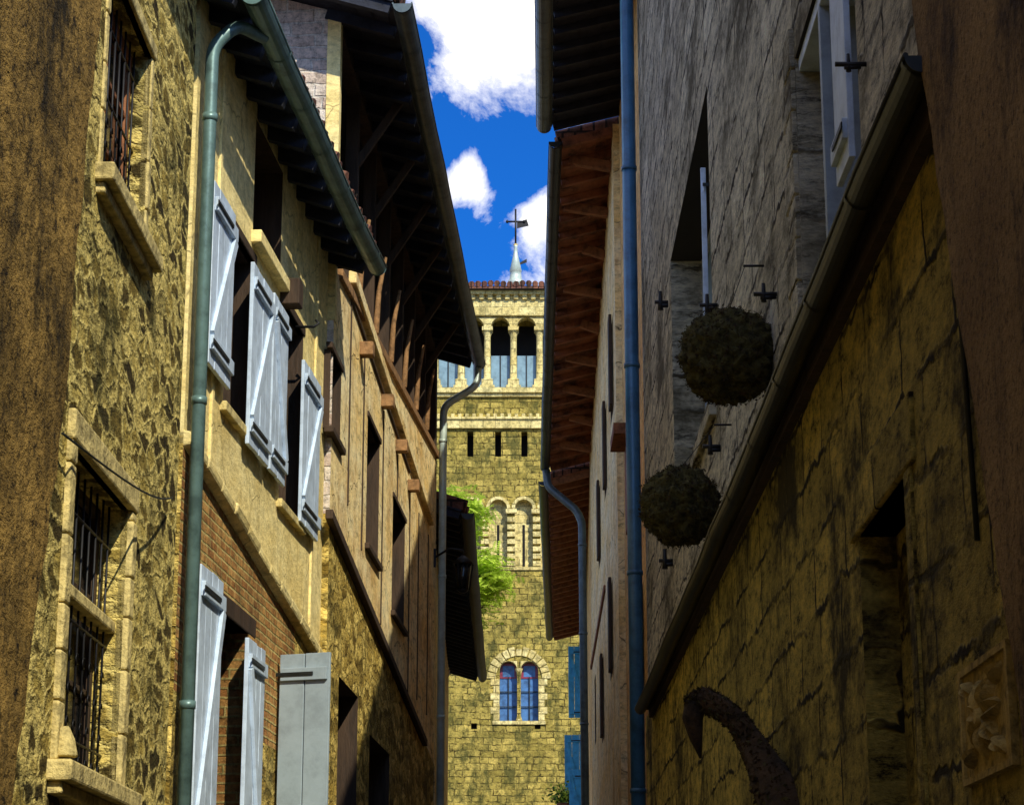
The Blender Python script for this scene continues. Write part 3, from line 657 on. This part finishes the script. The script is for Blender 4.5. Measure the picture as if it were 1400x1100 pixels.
for i in range(N):
    a0=math.pi*i/N+.02; a1=math.pi*(i+1)/N-.02; zc=zt-.62
    P=lambda a,r,o:T.pt(cw+r*math.cos(a),zc+r*math.sin(a),o)
    ro=1.06+random.uniform(-.04,.06)
    mb.hexa([P(a0,.80,-.02),P(a1,.80,-.02),P(a1,.80,.05),P(a0,.80,.05),P(a0,ro,-.02),P(a1,ro,-.02),P(a1,ro,.05),P(a0,ro,.05)],m_towerL)
for sg in (-1,1):
    for i in range(6):
        w=.3 if i%2 else .2; z=zs+i*.24; a=cw+sg*.67; b=cw+sg*(.67+w); mb.wbox(T,min(a,b),max(a,b),z+.01,z+.23,-.02,.03,m_towerL)
mb.wbox(T,cw-.9,cw+.9,zs-.12,zs,-.05,.06,m_towerL)
mb.build("stonework",h,.01)
mb=MB(); zr=zv(400)
a=[T.pt(-.45,zr,.5),T.pt(T.L+.45,zr,.5),T.pt(T.L+.45,zr,-7.5),T.pt(-.45,zr,-7.5)]; ap=T.pt(T.L/2,zr+1.3,-3.5)
for i in range(4): mb.face([a[i]+Z*.1,a[(i+1)%4]+Z*.1,ap],m_tile); mb.face([a[i],a[(i+1)%4],a[(i+1)%4]+Z*.1,a[i]+Z*.1],m_tile)
mb.face(a,m_soff)
k=36
for i in range(k):
    p=T.pt(-.4+(T.L+.8)*i/k+.1,zr+.15+random.uniform(-.02,.03),.55); mb.tube([p,p-T.n*.9+Z*.3],.11,m_tile,8)
mb.build("roof",h)
mb=MB(); sb=along(705,388,78.5)
def ht(v): return along(705,v,78.5).z
X=sb.x; Y=78.5; c=lambda v:Vector((X,Y,ht(v)))
mb.tube([c(392),c(384),c(383),c(372),c(371),c(350),c(338),c(336)],[.30,.30,.24,.21,.24,.10,.06,.09],m_zincL,10)
mb.tube([c(340),c(334),c(333)],[.02,.09,.02],m_stone,10)
mb.tube([c(336),c(286)],.035,m_iron,8)
mb.tube([c(303)-Vector((.30,0,0)),c(303)+Vector((.30,0,0))],.035,m_iron,8)
for q in (Vector((.32,0,0)),Vector((-.32,0,0))): mb.tube([c(303)+q-Z*.06,c(303)+q,c(303)+q+Z*.06],[.03,.06,.03],m_iron,8)
mb.hexa([c(312)+Vector(v) for v in ((.05,0,0),(.5,0,.1),(.5,.03,.1),(.05,.03,0),(.05,0,.22),(.42,0,.36),(.42,.03,.36),(.05,.03,.22))],m_iron)
mb.hexa([c(362)+Vector(v) for v in ((.14,0,0),(.42,0,.1),(.42,.03,.1),(.14,.03,0),(.14,0,.08),(.42,0,.24),(.42,.03,.24),(.14,.03,.08))],m_iron)
mb.build("turret_and_cross",h)

# ================================================================ plants
def tree():
    e=empty("acacia_tree"); mb=MB(); base=Vector((-2.9,56,0)); random.seed(3)
    mb.tube([base,base+Vector((.1,0,4)),base+Vector((.2,.1,8)),base+Vector((.5,0,11.5))],[.28,.22,.15,.07],m_bark,10)
    tips=[]
    targets=[along(u,v,56) for u,v in ((618,688),(632,690),(647,697),(612,684),(640,725),(655,778),(668,790),(652,800),(620,760),(600,720),(590,690),(664,770),(645,765),(625,712),(676,800),(650,788),(660,806),(672,782))]
    for t in targets:
        s=base+Vector((.3,0,random.uniform(7,11))); m=s.lerp(t,.5)+Z*.4; mb.tube([s,m,t],[.06,.035,.012],m_bark,6); tips+= [t]*75+[s.lerp(t,.8)]*18
    mb.build("trunk",e); lf=MB()
    for t in tips:
        c=t+Vector((random.gauss(0,.24),random.gauss(0,.35),random.gauss(0,.17)))
        ax=Vector((random.gauss(0,1),random.gauss(0,1),random.gauss(-.3,.5))).normalized()
        for i in range(5):
            for sd in (-1,1):
                q=c+ax*i*.06; b=ax.cross(Z).normalized()*sd*.12; lf.face([q,q+b*.6+ax*.03,q+b+ax*.01-Z*.03,q+b*.5-ax*.03],m_leaf)
    lf.build("foliage",e)
tree()
random.seed(5)
e=empty("potted_plant"); mb=MB(); c0=along(772,1092,58); mb.tube([c0-Z*.45,c0-Z*.1],[.16,.22],m_redwood,12); mb.beam(c0-Z*.47,Vector((1.8,58,c0.z-.47)),.08,.05,m_iron); mb.build("pot",e)
mb=MB()
for i in range(500): tuft(mb,c0+Vector((random.gauss(0,.2),random.gauss(0,.2),abs(random.gauss(0,.2))-.08)),.06,random.choice((m_leaf,m_leafD)))
mb.build("foliage",e)

# ================================================================ ground
k=NT("cobbles"); uv=k.coord(); x=k.n("ShaderNodeTexVoronoi",feature='DISTANCE_TO_EDGE',voronoi_dimensions='2D'); x.inputs["Scale"].default_value=9; k.l(uv,x.inputs["Vector"])
k.col(weather_and_shade(k,uv,k.ramp(x.outputs["Distance"],[(.02,(.05,.045,.035)),(.12,(.28,.24,.17))]))); k.bump(x.outputs["Distance"],1,.05)
g=simple("earth_ground",(.12,.10,.06),1,.4,.5,co="Object",bump=0)
mb=MB(); mb.face([(-600,-600,-.004),(600,-600,-.004),(600,900,-.004),(-600,900,-.004)],g); mb.build("ground")
mb=MB(); mb.face([(-2.6,-30,0),(2.2,-30,0),(2.2,74.9,0),(-2.6,74.9,0)],k.mat); mb.build("cobbled_alley")

# ================================================================ light
ts=Vector((.33,-.70,.63)).normalized(); el=math.asin(ts.z); az=math.atan2(ts.x,ts.y)
L=bpy.data.lights.new("sun",'SUN'); L.energy=5; L.angle=math.radians(.5); L.color=(1,.92,.72); lo=bpy.data.objects.new("sun",L); sc.collection.objects.link(lo)
lo.rotation_euler=ts.to_track_quat('Z','Y').to_euler(); lo.location=(10,-20,30)
w=bpy.data.worlds.new("World"); sc.world=w; w.use_nodes=True; t=w.node_tree; bg=t.nodes["Background"]; bg.inputs[1].default_value=.15
def nn(ty,**kw):
    x=t.nodes.new(ty)
    for a,b in kw.items(): setattr(x,a,b)
    return x
sky=nn("ShaderNodeTexSky",sky_type='NISHITA'); sky.sun_disc=False; sky.sun_elevation=el; sky.sun_rotation=az
tint=nn("ShaderNodeMix",data_type='RGBA',blend_type='MULTIPLY'); tint.inputs[0].default_value=1; t.links.new(sky.outputs[0],tint.inputs[6]); tint.inputs[7].default_value=(.05,.40,1.05,1)
tc=nn("ShaderNodeTexCoord"); no=nn("ShaderNodeTexNoise"); t.links.new(tc.outputs["Generated"],no.inputs[0]); no.inputs["Scale"].default_value=19; no.inputs["Detail"].default_value=8; no.inputs["Roughness"].default_value=.66; no.inputs["Distortion"].default_value=.3
def mth(op,a,b):
    x=nn("ShaderNodeMath",operation=op)
    for i,v in enumerate((a,b)):
        if isinstance(v,(int,float)): x.inputs[i].default_value=v
        else: t.links.new(v,x.inputs[i])
    return x.outputs[0]
def blob(u,v,rad,amp):
    c=ray(u,v).normalized(); d=nn("ShaderNodeVectorMath",operation='DISTANCE'); t.links.new(tc.outputs["Generated"],d.inputs[0]); d.inputs[1].default_value=c
    mr=nn("ShaderNodeMapRange"); mr.interpolation_type='SMOOTHSTEP'; t.links.new(d.outputs["Value"],mr.inputs[0]); mr.inputs[1].default_value=0; mr.inputs[2].default_value=rad/3000; mr.inputs[3].default_value=amp; mr.inputs[4].default_value=0
    return mr.outputs[0]
acc=no.outputs["Fac"]
for b in ((680,40,140,.34),(748,295,55,.26),(640,240,42,.20),(560,70,70,-.28),(590,190,70,-.28),(650,345,90,-.24),(705,220,80,-.22),(620,300,50,-.15)): acc=mth('ADD',acc,blob(*b))
rp=nn("ShaderNodeValToRGB"); t.links.new(acc,rp.inputs[0]); rp.color_ramp.elements[0].position=.45; rp.color_ramp.elements[0].color=(0,0,0,1); rp.color_ramp.elements[1].position=.78; rp.color_ramp.elements[1].color=(1,1,1,1)
mx=nn("ShaderNodeMix",data_type='RGBA'); t.links.new(rp.outputs[0],mx.inputs[0]); t.links.new(tint.outputs[2],mx.inputs[6]); mx.inputs[7].default_value=(16.5,15.5,13,1)
t.links.new(mx.outputs[2],bg.inputs[0])

cam=bpy.data.cameras.new("camera"); co=bpy.data.objects.new("camera",cam); sc.collection.objects.link(co); co.location=EYE; co.rotation_euler=(math.pi/2+PIT,0,YAW)
cam.sensor_fit='HORIZONTAL'; cam.sensor_width=36; cam.lens=F/1400*36; cam.clip_end=2000; cam.clip_start=.05; sc.camera=co
sc.view_settings.view_transform='Standard'; sc.view_settings.look='None'; sc.view_settings.exposure=0
